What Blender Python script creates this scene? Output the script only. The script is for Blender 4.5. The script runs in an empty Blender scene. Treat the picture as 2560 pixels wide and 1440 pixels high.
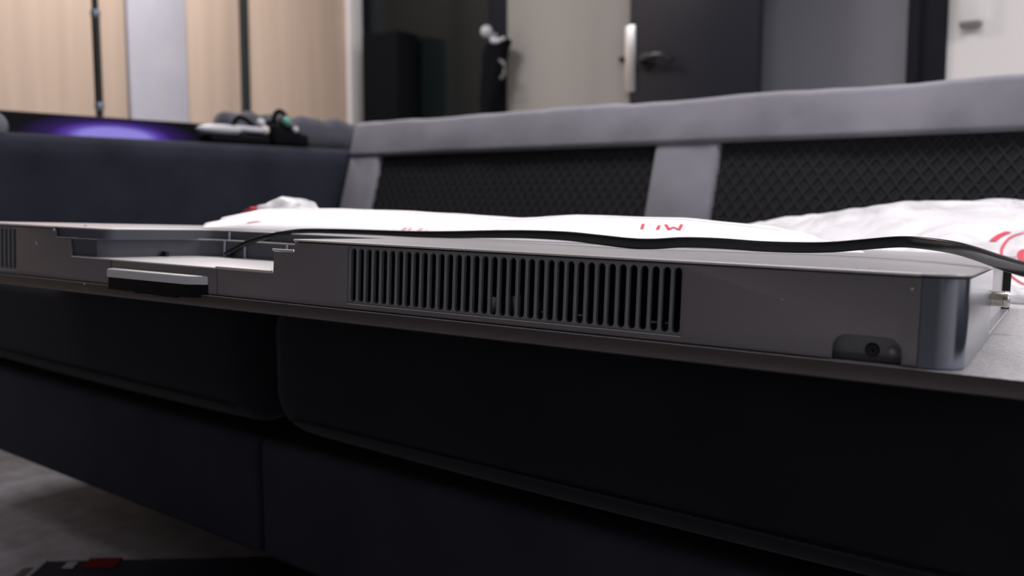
import bpy, bmesh, math, random
from mathutils import Vector, Matrix, noise

random.seed(7)
SC = bpy.context.scene
COL = SC.collection

# ------------------------------------------------------------------ camera
cam_d = bpy.data.cameras.new('camera')
cam = bpy.data.objects.new('camera', cam_d)
COL.objects.link(cam)
cam.location = (0.0, 0.0, 0.55)
cam.rotation_euler = (math.radians(90 - 5.7106), 0.0, math.radians(38.7503))
cam_d.sensor_width = 36.0
cam_d.lens = 36.0 * 2300 / 2560
cam_d.clip_start = 0.02
cam_d.dof.use_dof = True
cam_d.dof.focus_distance = 0.62
cam_d.dof.aperture_fstop = 7.0
SC.camera = cam

# ------------------------------------------------------------------ world, exposure
world = bpy.data.worlds.new('world')
SC.world = world
world.use_nodes = True
world.node_tree.nodes['Background'].inputs[0].default_value = (0.55, 0.72, 1.0, 1)
world.node_tree.nodes['Background'].inputs[1].default_value = 1.6
vs = SC.view_settings
vs.view_transform = 'Standard'
vs.look = 'None'
vs.gamma = 1.0
vs.use_curve_mapping = False
vs.exposure = 0.0
SC.cycles.use_denoising = True
SC.cycles.max_bounces = 8
SC.cycles.diffuse_bounces = 4
SC.cycles.sample_clamp_indirect = 6.0

LAMPS = [  # ceiling panels of the room: x, y, size x, size y, strength
    (-0.6, 1.15, 1.2, 0.6, 17.0),
    (-3.2, 2.0, 0.9, 0.6, 22.0),
    (1.6, 2.2, 1.2, 0.6, 26.0),
    (-2.2, -0.15, 1.2, 0.6, 1.2),
]

# ------------------------------------------------------------------ helpers
def setp(o, label=None, cat=None, group=None, kind=None):
    if label: o['label'] = label
    if cat: o['category'] = cat
    if group: o['group'] = group
    if kind: o['kind'] = kind
    return o

def empty(name, loc, label, cat, group=None, rot=None):
    o = bpy.data.objects.new(name, None)
    COL.objects.link(o)
    o.location = loc
    if rot: o.rotation_euler = rot
    o.empty_display_size = 0.05
    return setp(o, label, cat, group)

def obj(name, me, mat, parent=None, smooth=True, angle=35):
    if isinstance(me, bmesh.types.BMesh):
        bm = me
        bmesh.ops.recalc_face_normals(bm, faces=bm.faces)
        m = bpy.data.meshes.new(name)
        bm.to_mesh(m); bm.free(); me = m
    if mat is not None and not me.materials: me.materials.append(mat)
    if smooth:
        for p in me.polygons: p.use_smooth = True
        try: me.set_sharp_from_angle(angle=math.radians(angle))
        except Exception: pass
    o = bpy.data.objects.new(name, me)
    COL.objects.link(o)
    if parent is not None: o.parent = parent
    return o

def box(bm, x0, x1, y0, y1, z0, z1, bev=0.0, seg=2):
    r = bmesh.ops.create_cube(bm, size=1.0)
    vs_ = r['verts']
    for v in vs_:
        v.co = Vector((x0 + (v.co.x + .5) * (x1 - x0), y0 + (v.co.y + .5) * (y1 - y0), z0 + (v.co.z + .5) * (z1 - z0)))
    if bev > 0:
        es = list({e for v in vs_ for e in v.link_edges})
        bmesh.ops.bevel(bm, geom=es, offset=bev, segments=seg, profile=.5, affect='EDGES', clamp_overlap=True)
    return bm

def bx(*a, **k):
    return box(bmesh.new(), *a, **k)

def lathe(bm, prof, axis=(0, 0, 1), origin=(0, 0, 0), n=24):
    ax = Vector(axis).normalized(); o = Vector(origin)
    a = ax.orthogonal().normalized(); b = ax.cross(a)
    rings = []
    for (r, h) in prof:
        rings.append([bm.verts.new(o + ax * h + (a * math.cos(2 * math.pi * i / n) + b * math.sin(2 * math.pi * i / n)) * r) for i in range(n)])
    for p, q in zip(rings, rings[1:]):
        for i in range(n):
            bm.faces.new((p[i], p[(i + 1) % n], q[(i + 1) % n], q[i]))
    if prof[0][0] > 1e-6: bm.faces.new(rings[0])
    if prof[-1][0] > 1e-6: bm.faces.new(rings[-1])
    return bm

def catmull(pts, k=6):
    P = [Vector(p) for p in pts]
    P = [2 * P[0] - P[1]] + P + [2 * P[-1] - P[-2]]
    out = []
    for i in range(1, len(P) - 2):
        for j in range(k):
            t = j / k
            a, b, c, d = P[i - 1], P[i], P[i + 1], P[i + 2]
            out.append(.5 * ((2 * b) + (c - a) * t + (2 * a - 5 * b + 4 * c - d) * t * t + (3 * b - a - 3 * c + d) * t ** 3))
    out.append(P[-2])
    return out

def sweep(bm, pts, prof, up=Vector((0, 0, 1)), sizes=None, caps=True):
    """prof: closed list of (side, up) points, sizes: list of (sw, sh)"""
    rings = []
    n = len(pts)
    for i, p in enumerate(pts):
        t = (pts[min(i + 1, n - 1)] - pts[max(i - 1, 0)]).normalized()
        s = t.cross(up)
        if s.length < 1e-5: s = t.orthogonal()
        s.normalize(); u = s.cross(t).normalized()
        sw, sh = sizes[i] if sizes else (1, 1)
        rings.append([bm.verts.new(p + s * (a * sw) + u * (b * sh)) for a, b in prof])
    m = len(prof)
    for p, q in zip(rings, rings[1:]):
        for i in range(m):
            bm.faces.new((p[i], p[(i + 1) % m], q[(i + 1) % m], q[i]))
    if caps:
        bm.faces.new(rings[0]); bm.faces.new(rings[-1])
    return bm

def circ(r, n=10):
    return [(r * math.cos(2 * math.pi * i / n), r * math.sin(2 * math.pi * i / n)) for i in range(n)]

def rrect(w, h, r, n=4):
    out = []
    for cx, cy, a0 in ((w / 2 - r, h / 2 - r, 0), (-w / 2 + r, h / 2 - r, 90), (-w / 2 + r, -h / 2 + r, 180), (w / 2 - r, -h / 2 + r, 270)):
        for i in range(n + 1):
            a = math.radians(a0 + 90 * i / n)
            out.append((cx + r * math.cos(a), cy + r * math.sin(a)))
    return out

def area2(pl):
    return sum(pl[i][0] * pl[(i + 1) % len(pl)][1] - pl[(i + 1) % len(pl)][0] * pl[i][1] for i in range(len(pl)))

def inset(pl, d):
    n = len(pl); out = []
    for i in range(n):
        p0, p1, p2 = Vector(pl[i - 1]), Vector(pl[i]), Vector(pl[(i + 1) % n])
        e1 = (p1 - p0).normalized(); e2 = (p2 - p1).normalized()
        n1 = Vector((-e1.y, e1.x)); n2 = Vector((-e2.y, e2.x))
        m = n1 + n2
        k = m.length_squared
        m = m * (2 / k) if k > .3 else n1
        out.append(tuple(p1 + m * d))
    return out

def slab(pl, z0, z1, b=0.0, seg=4, nose=False):
    """plate with plan outline pl (x,y), rounded upper edge, or a full round nose"""
    if area2(pl) < 0: pl = pl[::-1]
    bm = bmesh.new()
    lv = []
    if nose:
        b = (z1 - z0) / 2
        for i in range(2 * seg + 1):
            a = -math.pi / 2 + math.pi * i / (2 * seg)
            lv.append((b * (1 - math.cos(a)), (z0 + z1) / 2 + b * math.sin(a)))
    else:
        lv.append((0, z0))
        if b > 0:
            for i in range(seg + 1):
                a = math.pi / 2 * i / seg
                lv.append((b * (1 - math.cos(a)), z1 - b + b * math.sin(a)))
        else: lv.append((0, z1))
    rings = [[bm.verts.new((x, y, z)) for x, y in (inset(pl, d) if d > 1e-9 else pl)] for d, z in lv]
    n = len(pl)
    for p, q in zip(rings, rings[1:]):
        for i in range(n):
            bm.faces.new((p[i], p[(i + 1) % n], q[(i + 1) % n], q[i]))
    bm.faces.new(rings[0][::-1]); bm.faces.new(rings[-1])
    bm.normal_update()
    bmesh.ops.triangulate(bm, faces=[f for f in bm.faces if len(f.verts) > 4], ngon_method='EAR_CLIP')
    return bm

def strip_wall(path, z0, z1, t):
    """vertical wall along a plan path, thickness t"""
    bm = bmesh.new()
    P = [Vector(p) for p in path]; n = len(P); A = []; B = []
    for i in range(n):
        e = (P[min(i + 1, n - 1)] - P[max(i - 1, 0)]).normalized()
        nn = Vector((-e.y, e.x)) * t
        A.append(P[i]); B.append(P[i] + nn)
    g = [[bm.verts.new((p.x, p.y, z)) for p in L] for L, z in ((A, z0), (A, z1), (B, z1), (B, z0))]
    for k in range(4):
        a, b = g[k], g[(k + 1) % 4]
        for i in range(n - 1): bm.faces.new((a[i], a[i + 1], b[i + 1], b[i]))
    bm.faces.new([x[0] for x in g]); bm.faces.new([x[-1] for x in g][::-1])
    return bm

def plate_holes(name, loops, y0, t, bevel, mat, parent):
    """upright plate in the x-z plane with holes: first loop outer, others holes"""
    cu = bpy.data.curves.new('tmp', 'CURVE')
    cu.dimensions = '2D'; cu.fill_mode = 'BOTH'
    cu.extrude = t / 2 - bevel; cu.bevel_depth = bevel; cu.bevel_resolution = 1
    cu.offset = -bevel
    for L in loops:
        s = cu.splines.new('POLY'); s.points.add(len(L) - 1); s.use_cyclic_u = True
        for p, q in zip(s.points, L): p.co = (q[0], q[1], 0, 1)
    o = bpy.data.objects.new('tmp', cu); COL.objects.link(o)
    dg = bpy.context.evaluated_depsgraph_get()
    me = bpy.data.meshes.new_from_object(o.evaluated_get(dg))
    bpy.data.objects.remove(o); bpy.data.curves.remove(cu)
    for v in me.vertices:
        v.co = Vector((v.co.x, y0 + t / 2 + v.co.z, v.co.y))
    bm = bmesh.new(); bm.from_mesh(me)
    bmesh.ops.remove_doubles(bm, verts=bm.verts, dist=1e-6)
    me.materials.clear()
    bpy.data.meshes.remove(me)
    return obj(name, bm, mat, parent, angle=30)

def grid_surface(bm, nu, nv, fn, thick=None):
    """closed lump: upper sheet fn(u,v)->Vector, lower sheet thick(u,v)->Vector"""
    T = [[bm.verts.new(fn(i / nu, j / nv)) for j in range(nv + 1)] for i in range(nu + 1)]
    for i in range(nu):
        for j in range(nv):
            bm.faces.new((T[i][j], T[i + 1][j], T[i + 1][j + 1], T[i][j + 1]))
    if thick:
        B = [[bm.verts.new(thick(i / nu, j / nv)) for j in range(nv + 1)] for i in range(nu + 1)]
        for i in range(nu):
            for j in range(nv):
                bm.faces.new((B[i][j + 1], B[i + 1][j + 1], B[i + 1][j], B[i][j]))
        for i in range(nu):
            bm.faces.new((T[i + 1][0], T[i][0], B[i][0], B[i + 1][0])); bm.faces.new((T[i][nv], T[i + 1][nv], B[i + 1][nv], B[i][nv]))
        for j in range(nv):
            bm.faces.new((T[0][j], T[0][j + 1], B[0][j + 1], B[0][j])); bm.faces.new((T[nu][j + 1], T[nu][j], B[nu][j], B[nu][j + 1]))
    return bm

def lerpt(tab, x):
    if x <= tab[0][0]: return tab[0][1]
    for (a, b), (c, d) in zip(tab, tab[1:]):
        if x <= c: return b + (d - b) * (x - a) / (c - a)
    return tab[-1][1]

# ------------------------------------------------------------------ materials
MATS = {}
def mat(name, col, rough=.5, metal=0.0, var=0.0, vscale=30.0, bump=0.0, bscale=200.0, spec=.5, emit=None, estr=0.0, sheen=0.0, stretch=None, coat=0.0):
    if name in MATS: return MATS[name]
    m = bpy.data.materials.new(name); m.use_nodes = True
    nt = m.node_tree; b = nt.nodes['Principled BSDF']
    c = (*col, 1)
    b.inputs['Base Color'].default_value = c
    b.inputs['Roughness'].default_value = rough
    b.inputs['Metallic'].default_value = metal
    b.inputs['Specular IOR Level'].default_value = spec
    if sheen:
        b.inputs['Sheen Weight'].default_value = sheen; b.inputs['Sheen Roughness'].default_value = .4
    if coat: b.inputs['Coat Weight'].default_value = coat
    if emit:
        b.inputs['Emission Color'].default_value = (*emit, 1); b.inputs['Emission Strength'].default_value = estr
    if var or bump:
        tc = nt.nodes.new('ShaderNodeTexCoord'); mp = nt.nodes.new('ShaderNodeMapping')
        nt.links.new(tc.outputs['Object'], mp.inputs['Vector'])
        if stretch: mp.inputs['Scale'].default_value = stretch
    if var:
        n = nt.nodes.new('ShaderNodeTexNoise'); n.inputs['Scale'].default_value = vscale; n.inputs['Detail'].default_value = 5
        nt.links.new(mp.outputs[0], n.inputs['Vector'])
        r = nt.nodes.new('ShaderNodeValToRGB')
        r.color_ramp.elements[0].position = .3; r.color_ramp.elements[1].position = .7
        r.color_ramp.elements[0].color = (*[max(0, x * (1 - var)) for x in col], 1)
        r.color_ramp.elements[1].color = (*[min(1, x * (1 + var)) for x in col], 1)
        nt.links.new(n.outputs['Fac'], r.inputs['Fac']); nt.links.new(r.outputs['Color'], b.inputs['Base Color'])
    if bump:
        n2 = nt.nodes.new('ShaderNodeTexNoise'); n2.inputs['Scale'].default_value = bscale; n2.inputs['Detail'].default_value = 3
        nt.links.new(mp.outputs[0], n2.inputs['Vector'])
        bp = nt.nodes.new('ShaderNodeBump'); bp.inputs['Strength'].default_value = bump; bp.inputs['Distance'].default_value = .002
        nt.links.new(n2.outputs['Fac'], bp.inputs['Height']); nt.links.new(bp.outputs[0], b.inputs['Normal'])
    MATS[name] = m
    return m

M_shell = mat('charcoal_shell', (.20, .185, .195), .42, .35, var=.05, vscale=900, bump=.05, bscale=2500)
M_corner = mat('corner_metal', (.235, .255, .31), .15, .92, var=.03, vscale=900, bump=.04, bscale=2500)  # blue of the window's reflection is put into the base colour
M_lid = mat('lid_grey', (.43, .415, .43), .34, .25, var=.04, vscale=900, bump=.05, bscale=2000)
M_lip = mat('lip_highlight', (.58, .55, .53), .35, .25)  # pale tone carries the highlight of the shell's front edges
M_grille = mat('grille_grey', (.20, .20, .21), .5, .2)
M_panelback = mat('panel_back', (.52, .51, .52), .42, .2, var=.32, vscale=260, bump=.8, bscale=600, stretch=(1, 3, 1))
M_paneledge = mat('panel_edge', (.085, .07, .065), .38, .5, var=.05, vscale=600)
M_black = mat('black_plastic', (.008, .008, .009), .35)
M_blackrub = mat('cable_rubber', (.006, .007, .009), .2, spec=.4)
M_velvet = mat('matt_black', (.005, .0055, .007), .9, spec=.08)
M_dark = mat('dark_inside', (.01, .01, .012), .7)
M_board = mat('circuit_board', (.012, .02, .018), .5)
M_chip = mat('chip_metal', (.55, .55, .58), .25, 1.0)
M_recess = mat('recess_wall', (.085, .088, .105), .45, .25)
M_floorlid = mat('recess_floor', (.62, .60, .615), .38, .1, var=.05, vscale=500)
M_lens = mat('smoked_lens', (.003, .003, .004), .15, spec=.25)
M_module = mat('module_grey', (.60, .59, .60), .45, .2)
M_nickel = mat('nickel', (.72, .69, .64), .22, 1.0)
M_button = mat('pale_button', (.38, .40, .40), .4)
M_dust = mat('dust', (.6, .6, .6), .9)
M_foam = mat('white_foam', (.93, .91, .93), .6, bump=.15, bscale=60)
M_redink = mat('red_ink', (.75, .05, .10), .6)
M_pinkink = mat('pale_red_ink', (.85, .40, .46), .6)
M_sofa = mat('sofa_fabric', (.26, .252, .29), .85, spec=.2, var=.16, vscale=9, bump=.25, bscale=900, sheen=.25)
M_sofadark = mat('sofa_fabric_shaded', (.027, .029, .042), .95, spec=.08, var=.25, vscale=7, bump=.25, bscale=900, sheen=.12)  # sofa fabric darkened for the arm, its shade put into the colour
M_cush = mat('seat_fabric', (.014, .015, .019), .95, spec=.08, var=.12, vscale=9, bump=.2, bscale=1200, sheen=.1)
M_mesh = mat('mesh_black', (.025, .026, .030), .9, spec=.1)
M_strand = mat('mesh_strand', (.040, .0385, .042), .8, spec=.1)
M_thread = mat('thread', (.028, .028, .032), .9, spec=.1)
M_carpet = mat('carpet', (.44, .435, .47), .95, var=.2, vscale=25, bump=.6, bscale=300)
M_ceil = mat('ceiling_paint', (.78, .78, .78), .9)
M_white = mat('white_paint', (.80, .775, .755), .8)
M_beige = mat('beige_paint', (.31, .295, .27), .7, var=.12, vscale=1.6, stretch=(2, 1, .2))
M_wood = mat('oak_veneer', (.69, .53, .41), .5, var=.07, vscale=3.0, stretch=(1, 6, .25))
M_conc = mat('concrete_panel', (.58, .57, .625), .75, var=.08, vscale=4)
M_trimdark = mat('dark_trim', (.035, .04, .04), .6, spec=.2)
M_doordark = mat('dark_door', (.020, .021, .029), .35, spec=.25)
M_frame = mat('door_frame', (.010, .011, .016), .6, spec=.12)
M_greydoor = mat('grey_door', (.30, .30, .345), .6)
M_screenblk = mat('bezel_black', (.004, .004, .005), .5, spec=.1)
M_chrome = mat('satin_steel', (.62, .63, .65), .35, .9)
M_greyp = mat('pale_grey_plastic', (.50, .50, .54), .4)
M_teal = mat('lens_teal_glint', (.10, .30, .25), .2)  # reflection on the lens, painted as a teal colour
M_navy = mat('navy_card', (.018, .023, .045), .7, spec=.15)
M_shoegrey = mat('grey_card', (.10, .10, .115), .6)
M_redlab = mat('red_label', (.20, .015, .015), .7, spec=.1)

# dark glass of the far door
def glassmat():
    m = bpy.data.materials.new('dark_glass'); m.use_nodes = True
    b = m.node_tree.nodes['Principled BSDF']
    b.inputs['Base Color'].default_value = (.009, .0125, .0135, 1)
    b.inputs['Roughness'].default_value = .16
    b.inputs['Specular IOR Level'].default_value = .25
    return m
M_glass = glassmat()

# crumpled see-through plastic
def filmmat():
    m = bpy.data.materials.new('crumpled_film'); m.use_nodes = True
    nt = m.node_tree; out = nt.nodes['Material Output']; b = nt.nodes['Principled BSDF']
    b.inputs['Base Color'].default_value = (.95, .94, .97, 1); b.inputs['Roughness'].default_value = .28
    tr = nt.nodes.new('ShaderNodeBsdfTransparent'); mx = nt.nodes.new('ShaderNodeMixShader')
    tc = nt.nodes.new('ShaderNodeTexCoord'); n = nt.nodes.new('ShaderNodeTexNoise')
    n.inputs['Scale'].default_value = 14; n.inputs['Detail'].default_value = 6; n.inputs['Distortion'].default_value = 1.2
    nt.links.new(tc.outputs['Object'], n.inputs['Vector'])
    r = nt.nodes.new('ShaderNodeMapRange'); r.inputs[1].default_value = .35; r.inputs[2].default_value = .62
    r.inputs[3].default_value = .50; r.inputs[4].default_value = .98
    nt.links.new(n.outputs['Fac'], r.inputs[0]); nt.links.new(r.outputs[0], mx.inputs[0])
    nt.links.new(tr.outputs[0], mx.inputs[1]); nt.links.new(b.outputs[0], mx.inputs[2])
    bp = nt.nodes.new('ShaderNodeBump'); bp.inputs['Strength'].default_value = .5; bp.inputs['Distance'].default_value = .01
    nt.links.new(n.outputs['Fac'], bp.inputs['Height']); nt.links.new(bp.outputs[0], b.inputs['Normal'])
    nt.links.new(mx.outputs[0], out.inputs[0])
    return m
M_film = filmmat()

# lit picture of the far screen: purple glow with a pale heart
def screenmat():
    m = bpy.data.materials.new('glowing_picture'); m.use_nodes = True
    nt = m.node_tree; b = nt.nodes['Principled BSDF']
    b.inputs['Base Color'].default_value = (.003, .003, .004, 1); b.inputs['Roughness'].default_value = .4; b.inputs['Specular IOR Level'].default_value = .1
    tc = nt.nodes.new('ShaderNodeTexCoord'); mp = nt.nodes.new('ShaderNodeMapping')
    mp.inputs['Location'].default_value = (0, -1.205 / .24, -.699 / .055)
    mp.inputs['Scale'].default_value = (0, 1 / .24, 1 / .055)
    nt.links.new(tc.outputs['Object'], mp.inputs['Vector'])
    ln = nt.nodes.new('ShaderNodeVectorMath'); ln.operation = 'LENGTH'
    nt.links.new(mp.outputs[0], ln.inputs[0])
    r = nt.nodes.new('ShaderNodeValToRGB'); e = r.color_ramp.elements
    e[0].position = .36; e[0].color = (.30, .25, .76, 1)
    e[1].position = 1.0; e[1].color = (.0, .0, .0, 1)
    a = e.new(.50); a.color = (.10, .05, .40, 1)
    a = e.new(.66); a.color = (.025, .008, .10, 1)
    nt.links.new(ln.outputs['Value'], r.inputs['Fac'])
    nt.links.new(r.outputs['Color'], b.inputs['Emission Color']); b.inputs['Emission Strength'].default_value = .9
    return m
M_picture = screenmat()

# ================================================================== THE ROOM
def struct(name, bm, m, parent=None, **k):
    o = obj(name, bm, m, parent, **k)
    if parent is None: o['kind'] = 'structure'
    return o

struct('floor', bx(-4.3, 3.0, -3.0, 4.5, -.05, 0.0), M_carpet, smooth=False)
struct('ceiling', bx(-4.3, 3.0, -3.0, 4.5, 2.7, 2.75), M_ceil, smooth=False)
wr = bmesh.new()   # right wall with a window opening that lets cool daylight in
for a in ((-3.0, -.35, 0, 2.7), (.75, 4.5, 0, 2.7), (-.35, .75, 0, .85), (-.35, .75, 2.25, 2.7)):
    box(wr, 2.6, 2.7, *a)
struct('wall_right', wr, M_white, smooth=False)
wf = bmesh.new()
for a in ((-.35, .75, .85, .90), (-.35, .75, 2.20, 2.25), (-.35, -.30, .85, 2.25), (.70, .75, .85, 2.25), (.18, .22, .85, 2.25)):
    box(wf, 2.61, 2.66, *a)
struct('window_2', wf, M_white, smooth=False)
struct('wall_front', bx(-4.3, 2.6, -2.7, -2.6, 0, 2.7), mat('front_wall_paint', (.20, .195, .20), .8), smooth=False)

# left wall: wood panelling with a concrete-grey strip
wl = struct('wall_left', bx(-4.3, -4.06, -2.6, 3.6, 0, 2.7), M_trimdark, smooth=False)
for a, b, mm, nm in ((-2.6, -.60, M_wood, 'wood_panel'), (-.598, .72, M_wood, 'wood_panel'), (.722, 2.208, M_wood, 'wood_panel'), (2.222, 2.515, M_conc, 'concrete_strip'),
                     (2.519, 2.812, M_wood, 'wood_panel'), (2.856, 3.505, M_wood, 'wood_panel')):
    obj(nm, bx(-4.06, -4.0, a, b, 0.0, 2.7, bev=.003), mm, wl)
setp(struct('trim_1', bx(-4.05, -3.985, 2.812, 2.856, 0, 2.7, bev=.002), M_trimdark), 'dark upright strip between two oak wall panels')
setp(struct('trim_2', bx(-4.06, -3.965, 3.507, 3.60, 0, 2.7, bev=.004), M_white), 'white upright trim at end of oak wall')

# back wall: dark glass door, beige stretch, dark door, doorway, white stretch
YB = 3.6
wb = struct('wall_back', bx(-2.925, -2.215, YB, YB + .12, 0, 2.7), M_beige, smooth=False)
obj('white_wall_section', bx(-.8755, 2.6, YB - .06, YB + .12, 0, 2.7), M_white, wb, smooth=False)
obj('wall_header', bx(-4.0, -.8755, YB, YB + .12, 2.15, 2.7), M_beige, wb, smooth=False)
w1 = struct('window_1', bx(-3.97, -3.00, YB + .03, YB + .05, 0, 2.15), M_glass, smooth=False)
fr = bmesh.new()
box(fr, -4.06, -3.965, YB, YB + .12, 0, 2.15, .002); box(fr, -3.035, -2.92, YB - .01, YB + .12, 0, 2.15, .004)
obj('window_frame', fr, M_frame, w1)
# dark door leaf, closed to a sliver, with its plate and handle
d1 = struct('door_1', bx(-2.20, -1.60, YB - .02, YB + .03, .01, 2.15, bev=.003), M_doordark)
obj('latch_plate', bx(-2.222, -2.168, YB - .032, YB - .018, 1.01, 1.30, bev=.004), M_chrome, d1)
k = bmesh.new(); lathe(k, [(.011, 0), (.015, .02), (.014, .035), (.0, .036)], (0, -1, 0), (-2.237, YB + .0, 1.155), 14)
obj('latch_knob', k, M_black, d1)
k = bmesh.new()
lathe(k, [(.04, 0), (.04, .008), (.016, .012), (.014, .055)], (0, -1, 0), (-2.12, YB - .02, 1.135), 16)
sweep(k, catmull([(-2.12, YB - .07, 1.135), (-2.06, YB - .075, 1.150), (-2.01, YB - .075, 1.148), (-1.965, YB - .07, 1.125)], 4), circ(.014, 8))
obj('door_handle', k, M_black, d1)
# grey inner door standing back in a black frame
d2 = struct('door_2', bx(-1.95, -.93, YB + .30, YB + .34, 0, 2.15, bev=.003), M_greydoor)
fr = bmesh.new()
box(fr, -.99, -.8755, YB - .075, YB + .46, 0, 2.25, .003); box(fr, -1.005, -.965, YB - .09, YB + .10, 0, 2.25, .003)
box(fr, -1.605, -.9, YB - .07, YB + .42, 1.62, 2.25, .01)
obj('door_frame', fr, M_frame, d2)
struct('wall_behind', bx(-4.0, -.8, YB + .60, YB + .66, 0, 2.7), M_frame, smooth=False)

# ceiling panels (they are the room's light)
for i, (x, y, sx, sy, st) in enumerate(LAMPS):
    nm = ['cool white ceiling panel light above the sofa', 'cool white ceiling panel light near the oak wall', 'cool white ceiling panel light near the right wall', 'cool white ceiling panel light left of the viewer'][i]
    e = empty('ceiling_light', (x, y, 2.7), nm, 'light', 'ceiling panel lights')
    fr = bmesh.new()
    for a in ((-sx / 2 - .02, sx / 2 + .02, -sy / 2 - .02, -sy / 2), (-sx / 2 - .02, sx / 2 + .02, sy / 2, sy / 2 + .02), (-sx / 2 - .02, -sx / 2, -sy / 2, sy / 2), (sx / 2, sx / 2 + .02, -sy / 2, sy / 2)):
        box(fr, *a, -.03, 0)
    obj('frame', fr, M_white, e, smooth=False)
    bm = bmesh.new()
    vv = [bm.verts.new(p) for p in ((-sx / 2, -sy / 2, -.02), (sx / 2, -sy / 2, -.02), (sx / 2, sy / 2, -.02), (-sx / 2, sy / 2, -.02))]
    bm.faces.new(vv[::-1])
    m_ = bpy.data.meshes.new('diffuser'); bm.to_mesh(m_); bm.free()
    obj('diffuser', m_, mat('lamp_%d' % i, (.9, .9, .9), .6, emit=(1.0, .965, .98), estr=st), e, smooth=False)

# ================================================================== SOFA
so = empty('sofa', (-0.45, 1.2, 0), 'long low charcoal fabric corner sofa with mesh back panels, under the television', 'sofa')
SOFF = Vector((-0.45, 1.2, 0))
def sofa(name, bm, m, parent=None, **k):
    bmesh.ops.translate(bm, verts=bm.verts, vec=-SOFF) if parent is None else bmesh.ops.translate(bm, verts=bm.verts, vec=-SOFF)
    return obj(name, bm, m, parent or so, **k)

for a, b in ((-1.76, -.920), (-.916, .91)):
    sofa('base_panel', bx(a, b, .653, 1.60, .112, .262, bev=.012, seg=3), mat('base_fabric', (.034, .037, .050), .95, spec=.08, var=.12, vscale=9, bump=.2, bscale=1200))
for x, y in ((-1.6, 1.05), (-.2, 1.05), (.8, 1.05), (-1.6, 1.5), (.8, 1.5)):
    sofa('leg', lathe(bmesh.new(), [(.018, 0), (.024, .12)], origin=(x, y, 0), n=14), M_black)

sofa('back_light_block', bx(-1.76, .93, 1.662, 1.70, .02, .655, bev=.004), M_cush)  # added unseen board, blocks light from behind to deepen shade under the sofa
def cushion(x0, x1):
    bm = bmesh.new()
    box(bm, x0, x1, .638, 1.50, .275, .447, bev=.052, seg=7)
    bmesh.ops.subdivide_edges(bm, edges=[e for e in bm.edges if e.calc_length() > .2], cuts=14, use_grid_fill=True)
    for v in bm.verts:
        c = v.co
        if c.z > .36: c.z -= .036 * (c.y - .65)
        if c.y < .68 and .30 < c.z < .44:                      # soft bulge of the front
            c.y -= .006 * math.sin((c.z - .30) / .14 * math.pi) * min(1, (c.x - x0) / .1, (x1 - c.x) / .1)
        if c.z < .32:
            c.z -= .007 * math.sin(max(0, min(1, (c.x - x0) / (x1 - x0))) * math.pi) ** .5 if x0 < c.x < x1 else 0
    return bm
for x0, x1 in ((-1.800, -.893), (-.888, .004), (.008, .905)):
    c = sofa('seat_cushion', cushion(x0, x1), M_cush, angle=60)
    st = bmesh.new()
    n = int((x1 - x0 - .12) / .0085)
    sweep(st, [Vector((x0 + .05 + (x1 - x0 - .1) * i / 30, .6415 - .002, .2975)) for i in range(31)], circ(.0012, 6))
    for i in range(n):
        xx = x0 + .06 + i * .0085
        box(st, xx, xx + .0052, .6365, .6385, .2985, .2995)
    sofa('stitching', st, M_thread, c, smooth=False)['kind'] = 'stuff'

# backrest: top band, uprights, mesh panels with lattice
def prism_x(x0, x1, prof, bev=.01, seg=3):
    bm = bmesh.new()
    A = [bm.verts.new((x0, y, z)) for y, z in prof]; B = [bm.verts.new((x1, y, z)) for y, z in prof]
    n = len(prof)
    for i in range(n): bm.faces.new((A[i], A[(i + 1) % n], B[(i + 1) % n], B[i]))
    bm.faces.new(A[::-1]); bm.faces.new(B)
    if bev: bmesh.ops.bevel(bm, geom=list(bm.edges), offset=bev, segments=seg, profile=.5, affect='EDGES', clamp_overlap=True)
    return bm
band = prism_x(-1.79, .95, [(1.595, .735), (1.566, .648), (1.66, .648), (1.70, .735)], .012, 4)
bmesh.ops.subdivide_edges(band, edges=[e for e in band.edges if e.calc_length() > 1], cuts=60, use_grid_fill=True)
for v in band.verts:
    if v.co.z > .70: v.co.z += .004 * noise.noise(Vector((v.co.x * 5, 3, 0))) + .003 * noise.noise(Vector((v.co.x * 17, 1, 0)))
    if v.co.y < 1.63: v.co.y += .006 * noise.noise(Vector((v.co.x * 9, v.co.z * 20, 2)))
sofa('back_band', band, M_sofa, angle=60)
PR = [(1.575, .652), (1.505, .42), (1.60, .30), (1.66, .652)]
for a, b in ((-1.79, -1.682), (-.909, -.774), (.005, .14), (.86, .95)):
    sofa('back_upright', prism_x(a, b, PR, .008, 2), M_sofa, angle=60)
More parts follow.
